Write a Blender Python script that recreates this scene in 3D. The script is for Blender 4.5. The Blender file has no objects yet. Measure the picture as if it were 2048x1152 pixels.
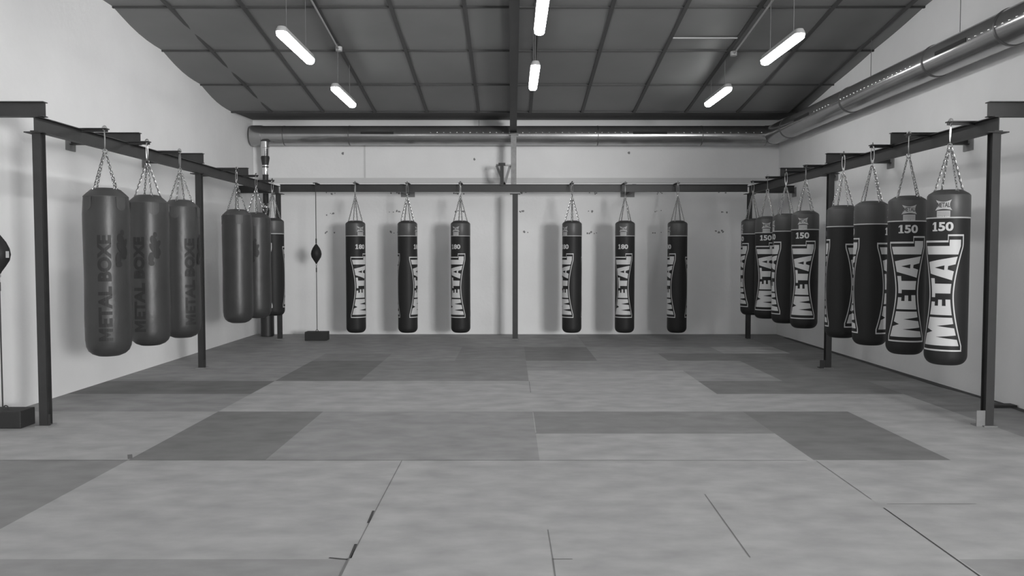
import bpy, bmesh, math, random
from mathutils import Vector, Matrix
random.seed(7)
PI = math.pi
sc = bpy.context.scene
C = sc.collection

# ------------------------------------------------------------------ camera, world, light, exposure
cam = bpy.data.objects.new('camera', bpy.data.cameras.new('camera'))
C.objects.link(cam); sc.camera = cam
cam.location = (0, 0, 1.40)
cam.rotation_euler = (PI/2 - math.atan(69/1600), 0, 0)
cam.data.sensor_width = 36; cam.data.lens = 28.125; cam.data.shift_x = 0.0005
cam.data.clip_end = 100
sc.view_settings.view_transform = 'Standard'; sc.view_settings.look = 'None'
sc.view_settings.exposure = 0.0; sc.view_settings.gamma = 1.0
LAMP = 30.0          # emission of the tube lamps
WINDOW = 1700.0       # daylight through the window in the rear wall, behind the camera to the right
w = bpy.data.worlds.new('world'); sc.world = w; w.use_nodes = True
w.node_tree.nodes['Background'].inputs[0].default_value = (.8, .8, .8, 1)
w.node_tree.nodes['Background'].inputs[1].default_value = 0.6
ld = bpy.data.lights.new('daylight', 'AREA'); ld.shape = 'RECTANGLE'; ld.size = 2.6; ld.size_y = 1.9; ld.energy = WINDOW
lo = bpy.data.objects.new('daylight', ld); C.objects.link(lo)
lo.location = (6.5, -6.25, 2.15)
lo.rotation_euler = Vector((-.25, 1, -.03)).to_track_quat('-Z', 'Y').to_euler()

# ------------------------------------------------------------------ materials (all neutral greys)
def mat(name, v, rough=.6, metal=0.0, noise=0.0, nscale=6.0, spec=.5, bump=0.0, bscale=60, stretch=(1, 1, 1), emit=0):
    m = bpy.data.materials.new(name); m.use_nodes = True
    nt = m.node_tree; b = nt.nodes['Principled BSDF']
    b.inputs['Base Color'].default_value = (v, v, v, 1)
    b.inputs['Roughness'].default_value = rough; b.inputs['Metallic'].default_value = metal
    b.inputs['Specular IOR Level'].default_value = spec
    tc = nt.nodes.new('ShaderNodeTexCoord'); mp = nt.nodes.new('ShaderNodeMapping')
    mp.inputs['Scale'].default_value = stretch
    nt.links.new(tc.outputs['Object'], mp.inputs['Vector'])
    n = nt.nodes.new('ShaderNodeTexNoise'); n.inputs['Scale'].default_value = nscale; n.inputs['Detail'].default_value = 5
    nt.links.new(mp.outputs[0], n.inputs['Vector'])
    r = nt.nodes.new('ShaderNodeMapRange')
    r.inputs['From Min'].default_value = .3; r.inputs['From Max'].default_value = .7
    r.inputs['To Min'].default_value = v*(1-noise); r.inputs['To Max'].default_value = v*(1+noise)
    nt.links.new(n.outputs['Fac'], r.inputs['Value'])
    nt.links.new(r.outputs[0], b.inputs['Base Color'])
    if bump:
        n2 = nt.nodes.new('ShaderNodeTexNoise'); n2.inputs['Scale'].default_value = bscale; n2.inputs['Detail'].default_value = 3
        nt.links.new(mp.outputs[0], n2.inputs['Vector'])
        bp = nt.nodes.new('ShaderNodeBump'); bp.inputs['Strength'].default_value = bump; bp.inputs['Distance'].default_value = .01
        nt.links.new(n2.outputs['Fac'], bp.inputs['Height']); nt.links.new(bp.outputs[0], b.inputs['Normal'])
    if emit:
        b.inputs['Emission Color'].default_value = (1, 1, 1, 1); b.inputs['Emission Strength'].default_value = emit
    return m
M = dict(
    wall=mat('painted_wall', .83, .8, noise=.035, nscale=1.3, bump=.25, bscale=14),
    ledge=mat('wall_ledge', .62, .7),
    ceil=mat('ceiling_panel', .178, .5, noise=.07, nscale=1.2, bump=.1, bscale=8),
    bar=mat('ceiling_bar', .055, .6),
    strip=mat('pale_strip', .5, .5),
    black=mat('black_steel', .026, .55, noise=.12, nscale=9),
    beam=mat('black_beam', .03, .5, noise=.12, nscale=5),
    plate=mat('grey_plate', .22, .6, noise=.1, nscale=20),
    grey=mat('grey_column', .3, .6, noise=.2, nscale=12),
    duct=mat('galvanised_duct', .40, .2, .78, noise=.12, nscale=3, bump=.05, bscale=4),
    band=mat('duct_band', .2, .5, .8),
    chrome=mat('chrome', .8, .15, 1.0),
    slot=mat('duct_slot', .03, .8),
    chain=mat('chain_steel', .38, .3, 1.0),
    vinyl=mat('black_vinyl', .024, .5, spec=.2),
    topband=mat('grey_vinyl', .075, .42, noise=.05, spec=.4),
    cap=mat('black_cap', .045, .6),
    white=mat('white_print', .56, .5),
    ink=mat('black_ink', .022, .5, spec=.2),
    pale=mat('grey_print', .46, .5),
    leather=mat('dark_grey_leather', .040, .4, noise=.10, nscale=4, bump=.35, bscale=9, spec=.5),
    leathercap=mat('leather_cap', .06, .5, noise=.1),
    mark=mat('faded_black_print', .025, .5, spec=.3),
    cord=mat('black_cord', .04, .7),
    rubber=mat('black_block', .022, .7),
    lampbody=mat('lamp_housing', .45, .5),
    wire=mat('steel_wire', .2, .5, .3),
    conduit=mat('pvc_conduit', .35, .5),
    tube=mat('lamp_diffuser', .9, .4, emit=LAMP),
    mark2=mat('anchor_hole', .24, .9),
)
g = bpy.data.materials.new('window_glass'); g.use_nodes = True
gn = g.node_tree.nodes; gn.clear(); go = gn.new('ShaderNodeOutputMaterial'); gm = gn.new('ShaderNodeMixShader'); gm.inputs[0].default_value = .06
gt = gn.new('ShaderNodeBsdfTransparent'); gg = gn.new('ShaderNodeBsdfGlossy'); gg.inputs['Roughness'].default_value = .02
g.node_tree.links.new(gt.outputs[0], gm.inputs[1]); g.node_tree.links.new(gg.outputs[0], gm.inputs[2]); g.node_tree.links.new(gm.outputs[0], go.inputs[0])
M['glass'] = g
TONES = [.375, .29, .24, .195, .165, .05, .45]
FT = [mat('floor_mat_tone', v, .62, noise=.15 if v > .1 else 0, nscale=4.5, stretch=(.8, 1.3, 1), bump=.12, bscale=5, spec=.35) for v in TONES]

# ------------------------------------------------------------------ helpers
def obj(name, bm, mats, parent=None, smooth=False, auto=None):
    me = bpy.data.meshes.new(name)
    bmesh.ops.recalc_face_normals(bm, faces=bm.faces) if auto is None else None
    bm.to_mesh(me); bm.free()
    if not isinstance(mats, (list, tuple)): mats = [mats]
    for m in mats: me.materials.append(M[m] if isinstance(m, str) else m)
    if smooth:
        me.polygons.foreach_set('use_smooth', [True]*len(me.polygons))
        me.set_sharp_from_angle(angle=math.radians(40))
    o = bpy.data.objects.new(name, me); C.objects.link(o)
    if parent: o.parent = parent
    return o
def tag(o, label=None, cat=None, group=None, kind=None):
    if label: o['label'] = label
    if cat: o['category'] = cat
    if group: o['group'] = group
    if kind: o['kind'] = kind
    return o
def empty(name, loc=(0, 0, 0), rz=0, label=None, cat=None, group=None):
    o = bpy.data.objects.new(name, None); C.objects.link(o); o.location = loc; o.rotation_euler = (0, 0, rz)
    o.empty_display_size = .1
    return tag(o, label, cat, group)
def copy_tree(o, parent=None):
    c = o.copy(); C.objects.link(c); c.parent = parent
    for ch in list(o.children): copy_tree(ch, c)
    return c
def box(bm, x0, x1, y0, y1, z0, z1, mi=0, bev=0):
    v = [bm.verts.new((x, y, z)) for z in (z0, z1) for x, y in ((x0, y0), (x1, y0), (x1, y1), (x0, y1))]
    fs = [bm.faces.new([v[i] for i in q]) for q in ((3, 2, 1, 0), (4, 5, 6, 7), (0, 1, 5, 4), (1, 2, 6, 5), (2, 3, 7, 6), (3, 0, 4, 7))]
    for f in fs: f.material_index = mi
    if bev:
        es = list({e for f in fs for e in f.edges})
        bmesh.ops.bevel(bm, geom=es, offset=bev, segments=3, affect='EDGES', profile=.6)
def frame_of(d, up=(0, 0, 1)):
    d = Vector(d).normalized(); up = Vector(up)
    if abs(d.dot(up)) > .98: up = Vector((0, 1, 0))
    s = d.cross(up).normalized(); u = s.cross(d).normalized()
    return d, s, u
def prism(bm, p0, p1, poly, up=(0, 0, 1), mi=0):
    """extrude a 2-D outline (side, up) from p0 to p1"""
    p0 = Vector(p0); p1 = Vector(p1); d, s, u = frame_of(p1-p0, up)
    a = [bm.verts.new(p0 + s*x + u*y) for x, y in poly]; b = [bm.verts.new(p1 + s*x + u*y) for x, y in poly]
    n = len(poly)
    for i in range(n): bm.faces.new((a[i], a[(i+1) % n], b[(i+1) % n], b[i])).material_index = mi
    bm.faces.new(a[::-1]).material_index = mi; bm.faces.new(b).material_index = mi
def isec(w, h, tf=.007, tw=.006):
    a, b, t, c = w/2, h/2, tf, tw/2
    return [(-a, -b), (a, -b), (a, -b+t), (c, -b+t), (c, b-t), (a, b-t), (a, b), (-a, b), (-a, b-t), (-c, b-t), (-c, -b+t), (-a, -b+t)]
def tube(bm, p0, p1, r, n=12, mi=0, r1=None):
    if r1 is None: r1 = r
    p0 = Vector(p0); p1 = Vector(p1); d, s, u = frame_of(p1-p0)
    ring = lambda p, q: [bm.verts.new(p + (s*math.cos(2*PI*i/n) + u*math.sin(2*PI*i/n))*q) for i in range(n)]
    a, b = ring(p0, r), ring(p1, r1)
    for i in range(n): bm.faces.new((a[i], a[(i+1) % n], b[(i+1) % n], b[i])).material_index = mi
    bm.faces.new(a[::-1]).material_index = mi; bm.faces.new(b).material_index = mi
def lathe(bm, prof, n=40, mi=0, c=(0, 0)):
    rings = []
    for r, z, *m in prof:
        if r < 1e-5: rings.append([bm.verts.new((c[0], c[1], z))])
        else: rings.append([bm.verts.new((c[0]+r*math.sin(2*PI*i/n), c[1]-r*math.cos(2*PI*i/n), z)) for i in range(n)])
    for k in range(len(prof)-1):
        a, b = rings[k], rings[k+1]; m = prof[k][2] if len(prof[k]) > 2 else mi
        for i in range(n):
            j = (i+1) % n
            if len(a) == 1: f = bm.faces.new((a[0], b[j], b[i]))
            elif len(b) == 1: f = bm.faces.new((a[i], a[j], b[0]))
            else: f = bm.faces.new((a[i], a[j], b[j], b[i]))
            f.material_index = m
def torus(bm, c, R, r, axis='z', n=16, m=6, sx=1, sz=1, mat3=None):
    vs = []
    for i in range(n):
        t = 2*PI*i/n
        for j in range(m):
            q = 2*PI*j/m
            x = (R + r*math.cos(q))*math.cos(t)*sx; y = r*math.sin(q); z = (R + r*math.cos(q))*math.sin(t)*sz
            v = Vector((x, y, z)) if axis != 'z' else Vector((x, z, y))
            if axis == 'x': v = Vector((y, x, z))
            if mat3 is not None: v = mat3 @ v
            vs.append(bm.verts.new(v + Vector(c)))
    for i in range(n):
        for j in range(m):
            bm.faces.new((vs[i*m+j], vs[((i+1) % n)*m+j], vs[((i+1) % n)*m+(j+1) % m], vs[i*m+(j+1) % m]))
def chain(bm, p0, p1, pitch=.027, wid=.0085, wire=.0034):
    p0 = Vector(p0); p1 = Vector(p1); d, s, u = frame_of(p1-p0); L = (p1-p0).length
    n = max(2, round(L/pitch)); pitch = L/n
    for k in range(n):
        a = s if k % 2 else u
        b = d.cross(a)
        m3 = Matrix((a, b, d)).transposed()
        torus(bm, p0 + d*(k+.5)*pitch, wid, wire, 'y', 10, 5, 1, (pitch*.62)/wid, m3)

# ------------------------------------------------------------------ room shell
XL, XR, YB, YR = -4.44, 4.60, 13.85, -6.0
XW, YO = 9.0, 3.0                # behind y = 3 the hall is wider on the right
def cz(y): return 4.124 - .134*(y-9.21)
YS = 12.78                       # where the sloping ceiling stops and the flat strip over the far wall starts
bm = bmesh.new()
xs = [XL, -3.53, -2.6, -1.67, -.74, .19, 1.12, 2.05, 2.98, 3.91, XR]
ys = [YR, -5.15, -3.4, -1.65, .1, 1.86, 3.61, 4.42, 5.37, 6.17, 7.04, 7.93, 8.74, 9.53, 10.4, 11.16, 11.95, 12.75, YB]
rects = [  # x0, x1, y0, y1, tone
    (XL, XR, YR, YB, 0),
    (XL, XR, 11.9, YB, 1), (-4.44, .19, 10.4, 11.95, 1), (-4.44, -2.6, 8.74, 10.4, 1), (-4.44, -2.6, 8.95, 10.4, 1),
    (-4.44, -2.6, 7.93, 8.74, 4), (-4.44, -2.6, 7.04, 7.93, 1),
    (-2.6, -1.67, 8.74, 10.4, 4), (-2.6, -1.67, 10.4, 11.16, 2), (1.12, 4.6, 11.9, YB, 2), (-1.67, .19, 8.74, 10.4, 2), (-.74, .19, 10.4, 11.95, 2),
    (.19, 1.12, 10.4, 11.95, 3), (.19, 1.12, 9.53, 10.4, 1), (1.12, 2.05, 9.53, 10.4, 1), (1.12, 2.05, 10.4, 11.95, 1), (2.05, 2.98, 11.16, 11.95, 1),
    (2.05, 4.6, 10.4, 11.16, 3), (3.91, 4.6, 9.5, YB, 3), (2.05, 2.98, 8.74, 10.4, 1), (2.98, 4.6, 8.74, 10.4, 3), (2.05, 3.91, 7.93, 8.74, 3), (3.91, 4.6, 7.04, 8.74, 2),
    (-2.6, -1.67, 5.37, 7.04, 3), (-1.67, .19, 5.37, 7.04, 1), (.19, 2.05, 6.17, 7.04, 2), (2.05, 2.98, 5.37, 7.04, 3),
    (.19, 2.05, 5.37, 6.17, 0), (-4.44, -2.6, 1.86, 5.37, 2), (-2.6, -.74, 1.86, 3.61, 1), (2.05, 4.6, 1.86, 3.61, 1), (3.91, 4.6, 5.37, 7.04, 1)]
def tone(x, y):
    t = 0
    for a, b, c, d, k in rects:
        if a-.01 < x < b+.01 and c-.01 < y < d+.01: t = k
    return t
vg = {}
def fv(x, y):
    k = (round(x, 3), round(y, 3))
    if k not in vg: vg[k] = bm.verts.new((x, y, 0))
    return vg[k]
for i in range(len(xs)-1):
    for j in range(len(ys)-1):
        f = bm.faces.new((fv(xs[i], ys[j]), fv(xs[i+1], ys[j]), fv(xs[i+1], ys[j+1]), fv(xs[i], ys[j+1])))
        f.material_index = tone((xs[i]+xs[i+1])/2, (ys[j]+ys[j+1])/2)
def gap(x0, y0, x1, y1, wd, t=4, z=.0012):     # an open joint between mats
    p = Vector((x0, y0, 0)); q = Vector((x1, y1, 0)); s = (q-p).normalized().cross(Vector((0, 0, 1)))*wd/2
    f = bm.faces.new([bm.verts.new(v + Vector((0, 0, z))) for v in (p+s, q+s, q-s, p-s)]); f.material_index = t
gap(-.74, 3.62, -.742, 5.36, .004); gap(-.745, 4.1, -.752, 4.3, .013, 5); gap(-.742, 3.62, -.75, 3.8, .014, 5); gap(-.745, 3.4, -.75, 3.62, .012)
gap(-.84, 3.625, -.75, 3.605, .012, 5); gap(.19, 3.61, .185, 4.0, .004); gap(.19, 3.2, .19, 3.61, .006); gap(.185, 3.61, .28, 3.61, .007)
gap(1.10, 3.63, 1.125, 4.6, .006); gap(2.03, 3.2, 2.05, 4.35, .008, 5); gap(2.05, 4.5, 2.06, 5.35, .005); gap(.193, 8.0, .193, 8.7, .006)
gap(-3.5, 5.37, 2.0, 5.36, .006); gap(2.1, 4.42, 2.6, 4.42, .006, 2); gap(.19, 6.2, .19, 7.0, .005, 6); gap(-2.6, 5.4, -2.66, 5.52, .03, 4)
gap(3.9, 7.65, 4.0, 7.66, .012)
floor = tag(obj('floor', bm, FT, auto=1), kind='structure')
bm = bmesh.new()
prev = None; random.seed(3)
y = 6.0
while y < 13.8:                  # ragged edge of the mats along the right wall
    x = XR - .05 - random.random()*.06
    if prev: bm.faces.new([bm.verts.new(p) for p in ((prev[0], prev[1], .003), (XR, prev[1], .003), (XR, y, .003), (x, y, .003))])
    prev = (x, y); y += .25 + random.random()*.5
box(bm, 4.36, 4.585, 7.2, 7.3, .003, .025)
tag(obj('trim_1', bm, [FT[5]]), kind='structure')

def side_wall(name, x0, x1, y0, y1=None):
    bm = bmesh.new(); e = .12; tip = .2 if y1 is None else 0; y1 = YB if y1 is None else y1
    v = [bm.verts.new(p) for p in ((x0, y0, 0), (x1, y0, 0), (x1, y1, 0), (x0, y1, 0), (x0, y0, cz(y0)+e), (x1, y0, cz(y0)+e), (x1, y1, cz(y1)+e+tip), (x0, y1, cz(y1)+e+tip))]
    for q in ((3, 2, 1, 0), (4, 5, 6, 7), (0, 1, 5, 4), (1, 2, 6, 5), (2, 3, 7, 6), (3, 0, 4, 7)): bm.faces.new([v[i] for i in q])
    return tag(obj(name, bm, 'wall'), kind='structure')
side_wall('wall_left', XL-.2, XL, YR); side_wall('wall_right', XR, XR+.2, YO); side_wall('wall_side', XW, XW+.2, YR, YO)
bm = bmesh.new(); box(bm, XL-.2, XR+.2, YB, YB+.2, 0, 3.95); wall_far = tag(obj('wall_far', bm, 'wall'), kind='structure')
bm = bmesh.new(); box(bm, XR+.2, XW+.2, YO, YO+.2, 0, cz(YO)+.1); tag(obj('wall_return', bm, 'wall'), kind='structure')
bm = bmesh.new()
for a, b, c, d in ((XL-.2, 5.0, 0, 6.3), (8.0, XW+.2, 0, 6.3), (5.0, 8.0, 0, .9), (5.0, 8.0, 3.2, 6.3)): box(bm, a, b, YR-.2, YR, c, d)
tag(obj('wall_rear', bm, 'wall'), kind='structure')
bm = bmesh.new(); box(bm, XR, XW, YR, YO, -.01, -.0005); tag(obj('floor_side', bm, [FT[1]]), kind='structure')
win = bpy.data.objects.new('window_1', None); C.objects.link(win); win['kind'] = 'structure'; win.location = (6.5, YR-.1, .9)
bm = bmesh.new()
for a, b, c, d in ((-1.5, -1.44, 0, 2.3), (1.44, 1.5, 0, 2.3), (-1.44, 1.44, 0, .06), (-1.44, 1.44, 2.24, 2.3), (-.03, .03, .06, 2.24)): box(bm, a, b, -.03, .03, c, d)
obj('window_frame', bm, 'ledge', win)
bm = bmesh.new(); box(bm, -1.44, -.03, -.003, .003, .06, 2.24); box(bm, .03, 1.44, -.003, .003, .06, 2.24); obj('pane', bm, 'glass', win)

# ceiling: sagging panels between dark bars
GX = [.30+.82*k for k in range(-5, 6)]; GX = [x for x in GX if XL < x < XR]
cols = [XL] + GX + [XR]
rows = [YS-1.25*k for k in range(0, 16)]; rows = [y for y in rows if y > YR] + [YR]
rows = rows[::-1]
bm = bmesh.new(); S = 6
grid = {}
XX = []; 
for i in range(len(cols)-1): XX += [(cols[i] + (cols[i+1]-cols[i])*k/S, k/S) for k in range(S)]
XX.append((cols[-1], 0))
YY = []
for j in range(len(rows)-1): YY += [(rows[j] + (rows[j+1]-rows[j])*k/S, k/S) for k in range(S)]
YY.append((rows[-1], 0))
for i, (x, fx) in enumerate(XX):
    for j, (y, fy) in enumerate(YY):
        edge = 1 if (i == 0 or i == len(XX)-1) else .45+.55*abs(2*fx-1)*0
        sag = (.05 if (x < XL+.9) else .022)*math.sin(PI*fy)*(1 if x < XL+.4 else (.5+.5*math.sin(PI*fx)))
        grid[i, j] = bm.verts.new((x, y, cz(y)-sag))
for i in range(len(XX)-1):
    for j in range(len(YY)-1): bm.faces.new((grid[i, j], grid[i, j+1], grid[i+1, j+1], grid[i+1, j]))
v = [bm.verts.new(p) for p in ((XR, YR, cz(YR)), (XW, YR, cz(YR)), (XW, YO+.1, cz(YO+.1)), (XR, YO+.1, cz(YO+.1)))]; bm.faces.new(v[::-1])
# flat strip meeting the far wall
a = [bm.verts.new(p) for p in ((XL, YS, cz(YS)), (XR, YS, cz(YS)), (XR, YS+.12, 3.655), (XL, YS+.12, 3.655), (XR, YB, 3.69), (XL, YB, 3.69))]
f1 = bm.faces.new((a[0], a[3], a[2], a[1])); f2 = bm.faces.new((a[3], a[5], a[4], a[2])); f1.material_index = f2.material_index = 1
ceiling = tag(obj('ceiling', bm, ['ceil', 'bar'], smooth=True, auto=1), kind='structure')
bm = bmesh.new()      # roof deck above the panels (closes the room)
v = [bm.verts.new(p) for p in ((XL-.2, YR-.2, cz(YR-.2)+.12), (XW+.2, YR-.2, cz(YR-.2)+.12), (XW+.2, YB+.2, cz(YB+.2)+.33), (XL-.2, YB+.2, cz(YB+.2)+.33))]
bm.faces.new(v); tag(obj('trim_2', bm, 'bar', auto=1), kind='structure')
bm = bmesh.new()
for x in GX:
    prism(bm, (x, YR, cz(YR)-.012), (x, YS, cz(YS)-.012), [(-.022, -.012), (.022, -.012), (.022, .012), (-.022, .012)])
for y in rows[1:]: box(bm, XL, XR, y-.014, y+.014, cz(y)-.02, cz(y)+.01)
gridbars = tag(obj('ceiling_bars', bm, 'bar', ceiling), kind='structure')
bm = bmesh.new(); prism(bm, (1.96, 9.83, cz(9.83)-.03), (2.74, 9.83, cz(9.83)-.03), [(-.015, -.006), (.015, -.006), (.015, .006), (-.015, .006)])
tag(obj('trim_3', bm, 'strip'), kind='structure')
# ledge along the far wall, joint, anchor holes
bm = bmesh.new(); box(bm, XL, XR, YB-.03, YB, 2.615, 2.66); box(bm, XL, XR, YB-.012, YB, 2.66, 2.70)
tag(obj('trim_4', bm, 'ledge'), kind='structure')
bm = bmesh.new(); box(bm, -2.535, -2.51, YB-.012, YB, 2.70, 3.3); tag(obj('trim_5', bm, 'ledge'), kind='structure')
bm = bmesh.new(); random.seed(11)
def blot(x, z, r):
    off_ = YB-.002-.0015*random.random()
    vs = [bm.verts.new((x + r*(.6+.8*random.random())*math.cos(t*PI/4), off_, z + r*(.6+.8*random.random())*math.sin(t*PI/4))) for t in range(8)]
    bm.faces.new(vs)
for xc, zc in ((-3.15, 2.08), (-3.15, 1.76), (-2.01, 2.13), (-2.05, 1.76), (-.9, 2.13), (.22, 2.13), (.23, 1.775), (1.36, 2.13), (1.37, 1.76), (2.5, 2.13), (2.52, 1.76), (3.62, 2.11), (3.6, 1.78),
               (-3.13, 2.44), (-2.0, 2.44), (-.9, 2.44), (.25, 2.44), (1.4, 2.44), (2.55, 2.44), (3.6, 2.46)):
    for k in range(random.choice((3, 4, 5))): blot(xc + (random.random()-.5)*.2, zc + (random.random()-.5)*.035, .008+random.random()*.012)
blot(-.64, 3.02, .02); blot(2.02, 3.13, .025); blot(-2.9, 3.12, .02)
obj('anchor_holes', bm, 'mark2', wall_far)['kind'] = 'structure'

# ------------------------------------------------------------------ roof beam, column
bm = bmesh.new(); y0, y1 = 2.0, 13.24
prism(bm, (.03, y0, cz(y0)-.12), (.03, y1, cz(y1)-.105), isec(.11, .2, .012, .008))
tag(obj('roof_beam', bm, 'beam'), 'long dark steel roof beam running down the middle of the ceiling', 'beam')
t = empty('steel_column', (.035, 13.22, 2.51), 0, 'short grey steel column between the dark rack and the roof beam', 'column')
bm = bmesh.new(); prism(bm, (0, 0, 0), (0, 0, .83), isec(.09, .09, .01, .008), up=(0, 1, 0)); obj('post', bm, 'grey', t)
bm = bmesh.new(); box(bm, -.08, .08, -.06, .06, .83, .842); obj('cap_plate', bm, 'grey', t)
bm = bmesh.new(); box(bm, -.29, -.045, -.04, .04, .33, .355); obj('side_arm', bm, 'strip', t)
bm = bmesh.new()
for s in (-1, 1): prism(bm, (-.17+s*.11, 0, .33), (-.15, 0, .02), [(-.008, -.02), (.008, -.02), (.008, .02), (-.008, .02)])
obj('brace', bm, 'grey', t)
t = empty('tee_stub', (-.155, 13.05, 2.5), 0, 'small black T shaped steel stub standing on the rear rail near the column', 'bracket')
bm = bmesh.new(); box(bm, -.028, .028, -.03, .03, 0, .33); obj('stem', bm, 'black', t)
bm = bmesh.new(); box(bm, -.055, .055, -.04, .04, .33, .365); obj('top_plate', bm, 'black', t)

# ------------------------------------------------------------------ steel bag rack
PX_L, PX_R, PX_M = -3.79, 3.87, .06
PY = [6.46, 9.75, 13.05]
rack = empty('punching_bag_rack', (0, 9.7, 0), 0, 'black steel beam rack on posts running round three sides of the room', 'bag rack')
def rp(x, y, z): return (x, y-9.7, z)
def post(x, y, side):
    bm = bmesh.new(); prism(bm, rp(x, y, .008), rp(x, y, 2.36), isec(.066 if abs(x) > 1 else .088, .075, .007, .03), up=(0, 1, 0))
    p = obj('post', bm, 'black', rack)
    bm = bmesh.new(); cx = x
    box(bm, cx-.085, cx+.085, y-9.7-.06, y-9.7+.06, 2.36, 2.369); obj('cap_plate', bm, 'black', p)
    bm = bmesh.new(); box(bm, x-.055, x+.055, y-9.7-.06, y-9.7+.06, 0, .009); obj('base_plate', bm, 'plate', p)
    if side:
        bm = bmesh.new(); e = .07 if side > 0 else .02; hgt = .13 if y < 8 and side > 0 else .10
        x0, x1 = (x-.034-e, x-.034) if side > 0 else (x+.034, x+.034+e)
        box(bm, x0, x1, y-9.7-.035, y-9.7-.027, 0, hgt); box(bm, x0, x1, y-9.7-.027, y-9.7+.05, 0, .008)
        obj('angle_bracket', bm, 'plate' if side > 0 and y < 8 else 'black', p)
for y in PY: post(PX_L, y, 0 if y > 13 else -1); post(PX_R, y, 0 if y > 13 else 1)
post(PX_M, 13.05, 0)
BZ = 2.43
for x in (PX_L, PX_R):
    bm = bmesh.new(); prism(bm, rp(x, 6.40, BZ), rp(x, 13.08, BZ), isec(.066, .12)); obj('side_rail', bm, 'beam', rack)
bm = bmesh.new(); prism(bm, rp(PX_L+.036, 13.05, BZ+.03), rp(PX_R-.036, 13.05, BZ+.03), isec(.066, .12)); obj('rear_rail', bm, 'beam', rack)
def bracket(p0, p1, wallx=None, wally=None):
    bm = bmesh.new(); prism(bm, rp(*p0), rp(*p1), isec(.066, .12)); b = obj('wall_bracket', bm, 'beam', rack)
    bm = bmesh.new()
    x, y, z = rp(*p1)
    if wallx: box(bm, min(x, wallx), max(x, wallx), y-.085, y+.085, z-.12, z+.03)
    else: box(bm, x-.12, x+.12, y, wally-9.7, z-.10, z+.04)
    obj('wall_plate', bm, 'plate', b)
for y in (6.46, 8.1, 9.75, 11.4): 
    bracket((PX_L+.06, y, 2.552), (XL+.012, y, 2.552), wallx=XL)
    bracket((PX_R-.06, y, 2.552), (XR-.012, y, 2.552), wallx=XR)
bracket((PX_L-.036, 13.05, 2.44), (XL+.012, 13.05, 2.44), wallx=XL); bracket((PX_R+.036, 13.05, 2.44), (XR-.012, 13.05, 2.44), wallx=XR)
for x in (-1.785, 2.0): bracket((x, 13.09, 2.47), (x, YB-.012, 2.47), wally=YB)
BL = [7.10, 7.92, 8.65, 10.48, 11.28, 12.04]; BR = [6.73, 7.43, 8.17, 8.88, 10.01, 10.73, 11.50, 12.20]
BB = [-2.503, -1.669, -.818, .971, 1.821, 2.663]
XBL, XBR, YBB = -3.585, 3.665, 12.86
def arm(x0, x1, y0, y1, z=2.492):
    bm = bmesh.new(); box(bm, x0, x1, y0-9.7, y1-9.7, z, z+.01); 
    if x1-x0 > y1-y0: box(bm, x0+.0, x1-.0, (y0+y1)/2-9.7-.003, (y0+y1)/2-9.7+.003, z-.022, z)
    obj('hanger_arm', bm, 'beam', rack)
for y in BL: arm(PX_L-.03, XBL+.03, y-.03, y+.03, 2.491)
for y in BR: arm(XBR-.03, PX_R+.03, y-.03, y+.03, 2.491)
for x in BB: arm(x-.03, x+.03, YBB-.03, 13.08, 2.521)
arm(-3.145-.03, -3.145+.03, 12.84, 13.08, 2.521)

# ------------------------------------------------------------------ printing on the bags
def shape_bm(polys, step_u=None, step_v=None):
    """polys: list of (points, material, layer) in 2-D; cut into strips so that they can follow a curve"""
    bm = bmesh.new(); lay = bm.faces.layers.int.new('lay')
    for pts, mi, k in polys:
        vs = [bm.verts.new((x, y, 0)) for x, y in pts]; f = bm.faces.new(vs); f.material_index = mi; f[lay] = k
    bmesh.ops.triangulate(bm, faces=bm.faces)
    cut(bm, 0, step_u); cut(bm, 1, step_v)
    return bm
def cut(bm, ax, step):
    """slice flat artwork into narrow strips along one axis"""
    if not step: return
    lay = bm.faces.layers.int.get('lay')
    old = [([tuple(v.co) for v in f.verts], f.material_index, f[lay] if lay else 0) for f in bm.faces]
    bm.clear(); lay = bm.faces.layers.int.get('lay') or bm.faces.layers.int.new('lay')
    def half(P, c, sgn):
        out = []
        for i in range(len(P)):
            a, b = P[i], P[(i+1) % len(P)]; da, db = (a[ax]-c)*sgn, (b[ax]-c)*sgn
            if da >= 0: out.append(a)
            if (da > 0 and db < 0) or (da < 0 and db > 0):
                t = da/(da-db); out.append(tuple(a[k]+(b[k]-a[k])*t for k in range(3)))
        return out
    for P, mi, k in old:
        k0 = math.floor(min(p[ax] for p in P)/step); k1 = math.ceil(max(p[ax] for p in P)/step)
        for q in range(k0, max(k1, k0+1)):
            Q = half(half(P, q*step, 1), (q+1)*step, -1)
            if len(Q) < 3: continue
            ar = sum(Q[i][0]*Q[(i+1) % len(Q)][1]-Q[(i+1) % len(Q)][0]*Q[i][1] for i in range(len(Q)))
            if abs(ar) < 1e-9: continue
            f = bm.faces.new([bm.verts.new(p) for p in Q]); f.material_index = mi; f[lay] = k
def We(a): return .43 + .45*abs(2*min(max(a, 0), 1)-1)**1.7
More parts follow.
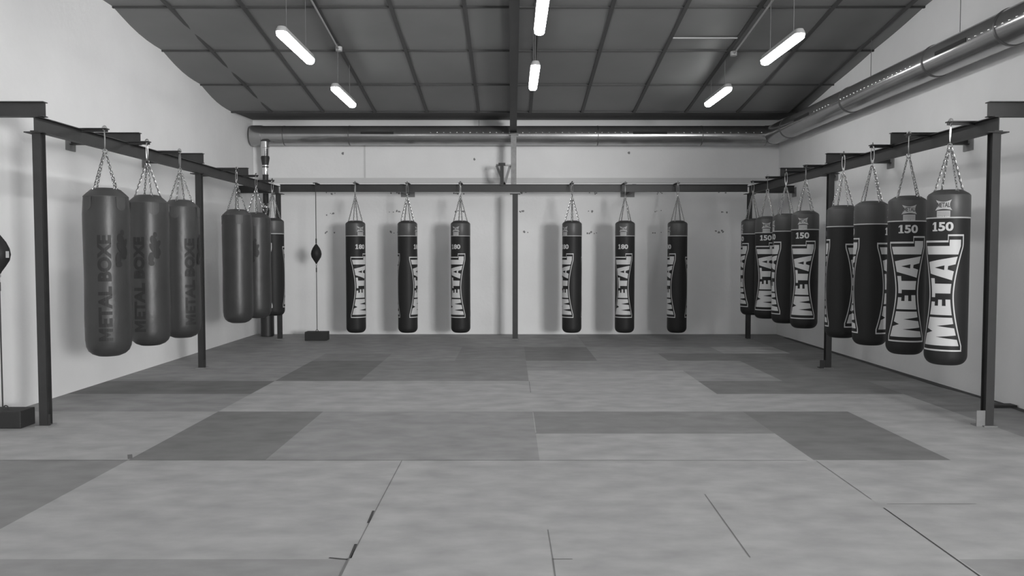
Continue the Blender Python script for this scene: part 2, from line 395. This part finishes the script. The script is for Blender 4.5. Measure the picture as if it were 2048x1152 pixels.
def logo_bm(R, z0, L, centre):
    def rc(a0, a1, b0, b1): return [(a0, b0), (a1, b0), (a1, b1), (a0, b1)]
    W, K = 0, 1
    polys = [(rc(-.056, 1.055, 0, 1), W, 0), (rc(1.055, 1.115, 0, .37), W, 0),
             (rc(-.040, 1.036, 0, 1), K, 1), (rc(1.036, 1.098, 0, .345), K, 1),
             ([(0, 0), (0, 1), (.115, 1), (.142, .76), (.17, 1), (.283, 1), (.283, 0), (.222, 0), (.197, .62), (.178, 0), (.107, 0), (.086, .62), (.063, 0)], W, 2),
             ([(.308, 0), (.308, 1), (.44, 1), (.44, .8), (.40, .8), (.40, .62), (.462, .62), (.462, .42), (.40, .42), (.40, .24), (.465, .24), (.465, 0)], W, 2),
             (rc(.485, .676, .8, 1), W, 2), (rc(.525, .622, 0, .8), W, 2),
             ([(.658, 0), (.722, 1), (.783, 1), (.783, .76), (.760, .38), (.783, .38), (.783, .25), (.765, .25), (.747, 0)], W, 2),
             ([(.894, 0), (.838, 1), (.783, 1), (.783, .76), (.806, .38), (.783, .38), (.783, .25), (.800, .25), (.818, 0)], W, 2),
             (rc(.915, 1.0, 0, 1), W, 2), (rc(1.0, 1.062, 0, .30), W, 2)]
    bm = shape_bm(polys, .03, .035); lay = bm.faces.layers.int['lay']
    bmesh.ops.split_edges(bm, edges=bm.edges[:]) if False else None
    E_ = {0: .165, 1: .10, 2: 0.0, 3: 0.0}
    for v in bm.verts:
        k = v.link_faces[0][lay]; a, b = v.co.x, v.co.y
        th = centre + (.5-b)*2*(We(a)+E_[k]*(1 if k < 2 else 0)); r = R + .0014 + .0007*k
        v.co = (r*math.sin(th), -r*math.cos(th), z0+a*L)
    return bm
def text_bm(body, height, width, bold=.0):
    cu = bpy.data.curves.new('t', 'FONT'); cu.body = body; cu.size = 1; cu.offset = bold; cu.align_x = 'CENTER'; cu.resolution_u = 4
    o = bpy.data.objects.new('t', cu); C.objects.link(o)
    bpy.context.view_layer.update()
    dg = bpy.context.evaluated_depsgraph_get(); me = bpy.data.meshes.new_from_object(o.evaluated_get(dg))
    bm = bmesh.new(); bm.from_mesh(me)
    bpy.data.objects.remove(o); bpy.data.curves.remove(cu); bpy.data.meshes.remove(me)
    xs_ = [v.co.x for v in bm.verts]; ys_ = [v.co.y for v in bm.verts]
    x0, x1, y0, y1 = min(xs_), max(xs_), min(ys_), max(ys_)
    for v in bm.verts: v.co = ((v.co.x-(x0+x1)/2)/(x1-x0)*width, (v.co.y-(y0+y1)/2)/(y1-y0)*height, 0)
    bmesh.ops.triangulate(bm, faces=bm.faces)
    return bm
def wrap(bm, R, th0, z0, up=False, off=.0014):
    """bend flat artwork round the bag; up=True turns it to read up the bag"""
    cut(bm, 1 if up else 0, .02)
    for v in bm.verts:
        x, y = (-v.co.y, v.co.x) if up else (v.co.x, v.co.y)
        th = th0 + x/R; r = R+off
        v.co = (r*math.sin(th), -r*math.cos(th), z0+y)
    return bm
def merge(a, b, mi=None):
    me = bpy.data.meshes.new('m'); 
    if mi is not None:
        for f in b.faces: f.material_index = mi
    b.to_mesh(me); b.free(); a.from_mesh(me); bpy.data.meshes.remove(me)
def word_with_m(rest, height, width, bold, mw=.115):
    b = text_bm(rest, height, width*(1-mw-.018), bold); h = height/2; W = width*mw; x0 = -width/2; c = x0+W/2; q = W*.25
    for v in b.verts: v.co.x += width*(mw+.018)/2
    for P in (((x0, -h), (x0+q, -h), (x0+q, h), (x0, h)), ((x0+W-q, -h), (x0+W, -h), (x0+W, h), (x0+W-q, h)),
              ((x0+q, h*.1), (c, -h*.75), (c, h*.1), (x0+q, h)), ((c, -h*.75), (x0+W-q, h*.1), (x0+W-q, h), (c, h*.1))):
        b.faces.new([b.verts.new((x, y, 0)) for x, y in P])
    return b
def quadbm(x0, x1, y0, y1):
    b = bmesh.new(); b.faces.new([b.verts.new(p) for p in ((x0, y0, 0), (x1, y0, 0), (x1, y1, 0), (x0, y1, 0))]); return b

RINGZ = 2.30
def hang(root, top, rim, z_arm, zc):
    """snap hook, ring and four chains; root origin is at the floor below the hook"""
    bm = bmesh.new()
    torus(bm, (0, 0, z_arm+.012), .016, .005, 'y', 14, 6, 1, 1.2)
    torus(bm, (0, 0, (z_arm+RINGZ)/2+.012), .016, .0045, 'x', 16, 6, 1, (z_arm-RINGZ-.0)/2/.016*.9)
    obj('snap_hook', bm, 'chain', root, True)
    bm = bmesh.new(); torus(bm, (0, 0, RINGZ), .018, .0045, 'y', 16, 6); obj('ring', bm, 'chain', root, True)
    for k in range(4):
        th = PI/4*zc + k*PI/2; e = Vector((rim*math.sin(th), -rim*math.cos(th), top))
        bm = bmesh.new(); chain(bm, (0.012*math.sin(th), -.012*math.cos(th), RINGZ-.018), e)
        obj('chain', bm, 'chain', root, True)
        bm = bmesh.new(); torus(bm, e - Vector((0, 0, .012)), .013, .004, 'y', 10, 5); obj('strap_ring', bm, 'chain', root, True)

def printed_bag(R, top, bot, line, num, logo_z, logo_L, number, nz, arm_z):
    root = empty('punching_bag')
    bm = bmesh.new(); prof = [(0, bot)]
    for k in range(1, 9):
        t_ = k/8*PI/2; prof.append((R-.075+.075*math.sin(t_) if k else 0, bot+.085*(1-math.cos(t_))))
    prof.insert(1, (R-.075, bot)); prof += [(R, (bot+line)/2), (R, line)]
    lathe(bm, prof, 64); obj('body', bm, 'vinyl', root, True)
    bm = bmesh.new(); lathe(bm, [(R, line), (R+.002, line+.004), (R+.001, top-.055), (R-.001, top-.045)], 64); obj('top_band', bm, 'topband', root, True)
    bm = bmesh.new(); lathe(bm, [(R-.001, top-.047), (R-.012, top-.032), (R-.05, top-.008), (R-.07, top), (0, top-.005)], 64); obj('cap', bm, 'cap', root, True)
    bm = bmesh.new(); lathe(bm, [(R+.0005, line-.006), (R+.0035, line-.005), (R+.0035, line+.005), (R+.0005, line+.006)], 64); obj('piping', bm, 'pale', root, True)
    for c in (0, PI):
        obj('logo', logo_bm(R, logo_z, logo_L, c), ['white', 'ink'], root, auto=1)
        b = text_bm(number[1:], .075, .112, .035)
        for v in b.verts: v.co.x += .027
        for q in ((-.066, -.047, -.0375, .0375), (-.080, -.036, -.0375, -.026)): merge(b, quadbm(*q))
        f = b.faces.new([b.verts.new(p) for p in ((-.066, .0375, 0), (-.080, .024, 0), (-.080, .012, 0), (-.066, .022, 0))])
        obj('number', wrap(b, R, c, nz), 'white', root, auto=1)
        e = bmesh.new(); lm = (line+top-.05)/2
        # small emblem: a waisted panel with a block of fine print below
        n = 10; pts = [(-.06+.12*k/n, .055-.018*math.sin(PI*k/n)) for k in range(n+1)] + [(.058-.012*math.sin(PI*k/5), .055-.08*k/5-.002) for k in range(1, 6)][:-1] + [(.064-.128*k/n, -.032+.012*math.sin(PI*k/n)) for k in range(n+1)] + [(-.058+.012*math.sin(PI*k/5), -.025+.08*k/5) for k in range(1, 5)]
        f = e.faces.new([e.verts.new((x, y, 0)) for x, y in pts]); bmesh.ops.triangulate(e, faces=e.faces)
        merge(e, quadbm(-.05, .05, -.09, -.036))
        wrap(e, R, c+.04, lm, off=.0022)
        tb = word_with_m('ETAL', .04, .095, .03, .24); merge(e, wrap(tb, R, c+.04, lm+.012, off=.0032), 1)
        for k in range(3): merge(e, wrap(quadbm(-.045, .045, -.050-.013*k, -.047-.013*k), R, c+.04, lm, off=.003), 1)
        obj('emblem', e, ['pale', 'topband'], root, auto=1)
    hang(root, top-.005, R-.045, arm_z, 1)
    return root
def leather_bag():
    R = .19; root = empty('punching_bag'); top, bot = 1.975, .49
    bm = bmesh.new(); prof = [(0, bot), (.09, bot+.003), (.135, bot+.022), (.165, bot+.05), (.182, bot+.09), (.189, bot+.15), (.192, bot+.35), (.187, bot+.7), (.191, bot+1.1), (.192, bot+1.25), (.186, bot+1.36), (.182, 1.895)]
    lathe(bm, prof, 56); obj('body', bm, 'leather', root, True)
    bm = bmesh.new(); lathe(bm, [(.183, 1.893), (.184, 1.9), (.16, 1.925), (.12, 1.962), (.09, top), (0, top)], 56); obj('cap', bm, 'leathercap', root, True)
    for k in range(4):           # straps sewn down from the cap, round ends
        th = PI/4 + k*PI/2
        b = bmesh.new(); n = 12
        pts = [(-.045, .07), (-.045, -.0)] + [(-.045*math.cos(PI*i/n), -.045*math.sin(PI*i/n)) for i in range(1, n)] + [(.045, 0), (.045, .07)]
        b.faces.new([b.verts.new((x, y, 0)) for x, y in pts]); bmesh.ops.triangulate(b, faces=b.faces)
        wrap(b, .1885, th, 1.82, off=.0035)
        r_ = bmesh.ops.extrude_face_region(b, geom=b.faces[:])
        for v in [q for q in r_['geom'] if isinstance(q, bmesh.types.BMVert)]: v.co.x *= .975; v.co.y *= .975
        obj('strap', b, 'leathercap', root)
    b = word_with_m('ETAL BOXE', .112, .92, .045); obj('lettering', wrap(b, .193, 0, 1.10, True, .001), 'mark', root, auto=1)
    e = bmesh.new(); lift = .0014  # silhouette of a boxer
    for cx, cy, a, b_, rot in ((.012, .135, .016, .022, 0), (.0, .085, .026, .045, .3), (.03, .05, .02, .045, -.5), (.035, .0, .022, .04, .2), (-.005, .02, .018, .05, .5), (-.02, -.05, .022, .045, -.1), (-.018, -.095, .024, .022, 0), (.018, -.03, .02, .035, .7)):
        e1 = bmesh.new(); vs = []
        for i in range(14):
            t_ = 2*PI*i/14; x = a*math.cos(t_); y = b_*math.sin(t_); vs.append(e1.verts.new(((cx + x*math.cos(rot)-y*math.sin(rot))*1.15, (cy + x*math.sin(rot)+y*math.cos(rot))*1.2, 0)))
        e1.faces.new(vs); merge(e, wrap(e1, .193, .72, 1.42, off=lift)); lift += .0004
    obj('boxer_print', e, 'mark', root, auto=1)
    hang(root, top-.002, .115, 2.491, 1)
    return root

def face(o, x, y, phi): o.location = (x, y, 0); o.rotation_euler = (0, 0, math.atan2(-y, -x)+PI/2+phi)
b150 = printed_bag(.163, 1.93, .467, 1.695, '150', .637, .825, '150', 1.622, 2.491)
b180 = printed_bag(.156, 1.925, .128, 1.68, '180', .425, .875, '180', 1.508, 2.521)
lbag = leather_bag()
PR = [-.27, .06, 1.40, 1.25, -.2, -1.35, -.1, -1.35]
LR = ['black and grey printed punching bag hung nearest the front post of the right hand row',
      'black and grey printed punching bag in the right hand row, second from the front post',
      'black printed punching bag third from the front in the right row, number turned away',
      'black printed punching bag in the right row overlapping the middle post',
      'black printed punching bag just beyond the middle right post, its number facing out',
      'black punching bag on the right, plain black side outward, between two bags showing 150',
      'smaller looking black punching bag near the far right corner with its number 150 visible',
      'farthest black punching bag of the right row, beside the far right corner post']
for i, y in enumerate(BR):
    o = b150 if i == 0 else copy_tree(b150)
    face(o, XBR, y, PR[i]); tag(o, LR[i], 'punching bag', 'short black printed punching bags along the right wall')
PB = [.5, 1.2, -.55, -.88, -.21, -1.2]
LB = ['long black punching bag on the rear rail, leftmost, next to the double end ball',
      'long black punching bag on the rear rail, second from the left',
      'long black punching bag on the rear rail hanging just left of the centre post',
      'long black punching bag on the rear rail hanging just right of the centre post',
      'long black punching bag, second from right on the rear rail, number 180 fully visible',
      'long black punching bag on the rear rail, rightmost, mostly plain black side showing']
for i, x in enumerate(BB):
    o = b180 if i == 0 else copy_tree(b180)
    face(o, x, YBB, PB[i]); tag(o, LB[i], 'punching bag', 'long black printed punching bags on the rear rail')
o = copy_tree(b150); face(o, XBL+.0, BL[5], -1.15); tag(o, 'black printed punching bag at the far end of the left row beside the corner post', 'punching bag')
PL = [-.12, -.5, .45, 2.5, -.9]
LL = ['dark grey leather punching bag nearest the front post of the left row',
      'dark grey leather punching bag, second from the front in the left row',
      'dark grey leather punching bag just in front of the middle post on the left',
      'plain looking dark grey leather punching bag just beyond the middle post on the left',
      'dark grey leather punching bag farthest back on the left, partly hiding the black printed one']
for i in range(5):
    o = lbag if i == 0 else copy_tree(lbag)
    face(o, XBL+(.02 if i in (2,) else 0), BL[i], PL[i]); tag(o, LL[i], 'punching bag', 'dark grey leather punching bags along the left wall')

# ------------------------------------------------------------------ double end balls and their weight blocks
def ball(x, y, ztop, label):
    t = empty('double_end_ball', (x, y, 0), 0, label, 'boxing ball', 'double end balls')
    bm = bmesh.new(); lathe(bm, [(0, 1.235), (.012, 1.237), (.02, 1.255), (.05, 1.3), (.076, 1.345), (.085, 1.392), (.077, 1.44), (.055, 1.49), (.028, 1.53), (.012, 1.552), (0, 1.553)], 24)
    b = obj('ball', bm, 'vinyl', t, True)
    if y < 8: bm = bmesh.new(); merge(bm, wrap(quadbm(-.016, .016, -.026, .026), .084, 1.35, 1.392, off=.002)); obj('tag', bm, 'pale', b, auto=1)
    bm = bmesh.new(); tube(bm, (0, 0, 1.55), (0, 0, ztop), .006, 8); tube(bm, (0, 0, 1.56), (0, 0, 1.64), .011, 8); obj('upper_cord', bm, 'cord', t)
    bm = bmesh.new(); tube(bm, (0, 0, .165), (0, 0, 1.21), .006, 8); tube(bm, (0, 0, 1.10), (0, 0, 1.17), .01, 8); obj('lower_cord', bm, 'cord', t)
    bm = bmesh.new(); torus(bm, (0, 0, 1.222), .012, .004, 'y', 12, 5); obj('ring', bm, 'chain', t)
    bm = bmesh.new(); torus(bm, (0, 0, ztop-.005), .02, .006, 'y', 12, 5); obj('ring', bm, 'chain', t)
ball(-3.145, 12.9, 2.52, 'black teardrop double end ball on a cord in front of the far wall')
ball(-4.1, 6.40, 2.49, 'black teardrop double end ball at the left edge, beside the front post')
def weight(x, y, label):
    t = empty('weight_block', (x, y, 0), 0, label, 'weight', 'black floor weights of the double end balls')
    bm = bmesh.new(); box(bm, -.177, .177, -.10, .10, .0, .14, bev=.008); obj('block', bm, 'rubber', t)
    bm = bmesh.new(); torus(bm, (0, 0, .15), .018, .005, 'y', 14, 6); obj('eye', bm, 'cord', t)
weight(-3.145, 12.9, 'black rectangular floor weight under the double end ball by the far wall')
weight(-4.1, 6.44, 'black rectangular floor weight at the left edge beside the front post')

# ------------------------------------------------------------------ ventilation duct
DR = .163; DZ = 3.39; DY = 13.62; DX = 4.40
duct = empty('ventilation_duct', (0, DY, DZ), 0, 'round galvanised ventilation duct along the far wall and right wall below the ceiling', 'duct')
def dp(x, y, z): return (x, y-DY, z-DZ)
bm = bmesh.new(); tube(bm, dp(-4.22, DY, DZ), dp(DX-.12, DY, DZ), DR, 48); tube(bm, dp(-4.39, DY, DZ), dp(-4.2, DY, DZ), DR+.008, 48); obj('rear_run', bm, 'duct', duct, True)
bm = bmesh.new()
n = 48
def bend(bm):
    c = Vector((DX-.12-.0, DY-.12-.0, DZ)); last = None
    for k in range(5):
        t_ = k/4*PI/2
        ctr = Vector((DX-.12+.12*math.sin(t_), DY-.12+.12*math.cos(t_), DZ)); d = Vector((math.cos(t_), -math.sin(t_), 0))
        s = Vector((math.sin(t_), math.cos(t_), 0)); ring = []
        for i in range(n):
            q = 2*PI*i/n; off = math.cos(q)*(DR+.004)
            p = ctr + s*off + Vector((0, 0, math.sin(q)*(DR+.004)))
            if off < -.12: p = Vector((DX-.12, DY-.12, p.z)) + s*(off+.12)*0.15
            ring.append(bm.verts.new(dp(*p)))
        if last: [bm.faces.new((last[i], last[(i+1) % n], ring[(i+1) % n], ring[i])) for i in range(n)]
        last = ring
bend(bm); obj('elbow', bm, 'duct', duct, True)
bm = bmesh.new(); tube(bm, dp(DX, DY-.12, DZ), dp(DX, 1.0, DZ), DR, 48); obj('side_run', bm, 'duct', duct, True)
def band(p0, p1, r=DR+.007):
    bm = bmesh.new(); tube(bm, p0, p1, r, 48); obj('joint_band', bm, 'band', duct, True)
for y in (4.2, 5.6, 7.12, 8.36, 10.45, 12.75): band(dp(DX, y-.012, DZ), dp(DX, y+.012, DZ))
for x in (-3.83, -2.73, 1.45, 3.2): band(dp(x-.008, DY, DZ), dp(x+.008, DY, DZ), DR+.003)
def studs(horiz, a, b, ang, step=.11):
    bm = bmesh.new(); x = a
    while x < b:
        if horiz: c = Vector(dp(x, DY-math.cos(ang)*DR, DZ+math.sin(ang)*DR)); nrm = Vector((0, -math.cos(ang), math.sin(ang)))
        else: c = Vector(dp(DX-math.cos(ang)*DR, x, DZ+math.sin(ang)*DR)); nrm = Vector((-math.cos(ang), 0, math.sin(ang)))
        d, s, u = frame_of(nrm); rr = [(.014, 0), (.011, .005), (.005, .008)]
        last = None
        for r_, h_ in rr:
            ring = [bm.verts.new(c + d*h_ + (s*math.cos(k*PI/4)+u*math.sin(k*PI/4))*r_) for k in range(8)]
            if last: [bm.faces.new((last[k], last[(k+1) % 8], ring[(k+1) % 8], ring[k])) for k in range(8)]
            last = ring
        bm.faces.new(last); x += step
    obj('stud_row', bm, 'chrome', duct, True)
studs(True, -1.35, 2.0, .2); studs(True, 2.75, 4.2, .2, .13)
studs(False, 5.2, 7.5, -.02, .10); studs(False, 8.6, 10.4, -.02, .10); studs(False, 10.8, 11.3, -.02, .10)
def slot(horiz, a, b, ang):
    bm = bmesh.new(); n_ = 4
    for k in range(n_):
        t0, t1 = ang-.12+.24*k/n_, ang-.12+.24*(k+1)/n_; r_ = DR+.004
        if horiz: q = [dp(x, DY-math.cos(t_)*r_, DZ+math.sin(t_)*r_) for x, t_ in ((a, t0), (b, t0), (b, t1), (a, t1))]
        else: q = [dp(DX-math.cos(t_)*r_, y, DZ+math.sin(t_)*r_) for y, t_ in ((a, t0), (b, t0), (b, t1), (a, t1))]
        bm.faces.new([bm.verts.new(p) for p in q])
    obj('air_slot', bm, 'slot', duct, auto=1)
slot(True, -2.52, -1.97, .14); slot(True, 2.03, 2.6, .14); slot(False, 7.55, 8.1, .02); slot(False, 11.5, 12.1, .02)
for x, y in ((DX, 7.95), (DX, 9.9), (DX, 5.9), (-.55, DY)):
    bm = bmesh.new(); zt = cz(y) if y < YS else 3.66
    tube(bm, dp(x, y, DZ+DR), dp(x, y, zt), .004, 6); obj('hanging_wire', bm, 'wire', duct)
bm = bmesh.new()
lathe(bm, [(.075, 3.27, 0), (.075, 3.17, 0), (.066, 3.165, 0), (.066, 3.03, 1), (.072, 3.0, 1), (.052, 2.88, 0), (.055, 2.86, 1), (.05, 2.84, 0), (.052, 2.80, 0), (.052, 2.72, 1), (.047, 2.70, 1), (.047, 2.24, 0), (.056, 2.22, 0), (.056, 2.17, 1), (.06, 2.12, 1), (.045, 2.02, 1), (.04, 1.97, 1), (.11, 1.85, 1), (.11, .01, 1), (0, .01, 1)], 28)  # dark reflections on the silver pipe, put into its colour and taper
for v in bm.verts: v.co -= Vector((0, 0, DZ)); v.co += Vector((-4.13, 13.5-DY, 0))
obj('drop_pipe', bm, ['chrome', 'beam'], duct, True)

# ------------------------------------------------------------------ tube lamps on wires, conduits
def lamp(x, y, z, label):
    L = 1.15; t = empty('tube_lamp', (x, y, z), 0, label, 'ceiling lamp', 'hanging tube lamps')
    def oval(r, z_, ln):
        pts = []
        for i in range(16):
            a = PI*i/15; pts.append((r*math.cos(a), ln/2-r+r*math.sin(a)))
        for i in range(16):
            a = PI+PI*i/15; pts.append((r*math.cos(a), -ln/2+r+r*math.sin(a)))
        return pts
    def loft(bm, secs):
        last = None; first = None
        for r, z_, ln in secs:
            ring = [bm.verts.new((px, py, z_)) for px, py in oval(r, z_, ln)]
            if last: [bm.faces.new((last[i], last[(i+1) % 32], ring[(i+1) % 32], ring[i])) for i in range(32)]
            else: bm.faces.new(ring[::-1])
            last = ring
        bm.faces.new(last)
    bm = bmesh.new(); loft(bm, [(.032, -.05, L-.05), (.046, -.035, L-.01), (.05, 0, L)]); obj('diffuser', bm, 'tube', t, True)
    bm = bmesh.new(); loft(bm, [(.052, 0, L+.006), (.052, .012, L+.006), (.038, .05, L-.04)]); obj('housing', bm, 'lampbody', t, True)
    for s in (-1, 1):
        bm = bmesh.new(); yy = s*.36; tube(bm, (0, yy, .05), (0, yy, cz(y+yy)-z-.01), .0035, 6); obj('suspension_wire', bm, 'wire', t)
for x, y, z, l in ((-2.15, 8.1, 3.47, 'glowing tube lamp on the left side of the ceiling, the nearer one'),
                   (-2.15, 10.37, 3.42, 'glowing tube lamp on the left side of the ceiling, the farther one'),
                   (.26, 7.0, 3.48, 'glowing tube lamp near the centre beam, cut by the top of the picture'),
                   (.26, 9.28, 3.43, 'glowing tube lamp near the centre beam, the farther one'),
                   (2.8, 8.4, 3.53, 'glowing tube lamp on the right side of the ceiling, the nearer one'),
                   (2.8, 10.97, 3.54, 'glowing tube lamp on the right side of the ceiling, the farther one'),
                   (-2.15, 4.9, 3.5, 'tube lamp of the left row, nearest row in front of the camera'), (2.8, 4.9, 3.5, 'tube lamp of the right row, nearest row in front of the camera'),
                   (.26, 3.6, 3.5, 'tube lamp of the middle row above the near floor'), (-2.15, 1.2, 3.6, 'tube lamp of the left row above the camera position'),
                   (2.8, 1.2, 3.6, 'tube lamp of the right row above the camera position'), (.26, -1.0, 3.6, 'tube lamp of the middle row behind the camera position')):
    lamp(x, y, z, l)
for x, ye, l in ((-2.16, 10.1, 'thin pale conduit with round junction box on the left half of the ceiling'), (2.82, 10.25, 'thin pale conduit with round junction box on the right half of the ceiling')):
    t = empty('cable_conduit', (x, ye, cz(ye)), 0, l, 'conduit', 'ceiling conduits')
    o_ = cz(ye)
    bm = bmesh.new(); tube(bm, (0, 0, -.055), (0, 1.0-ye, cz(1.0)-o_-.055), .011, 8); obj('pipe', bm, 'conduit', t, True)
    bm = bmesh.new(); tube(bm, (0, .03, -.075), (0, .03, -.022), .042, 16); obj('junction_box', bm, 'strip', t, True)
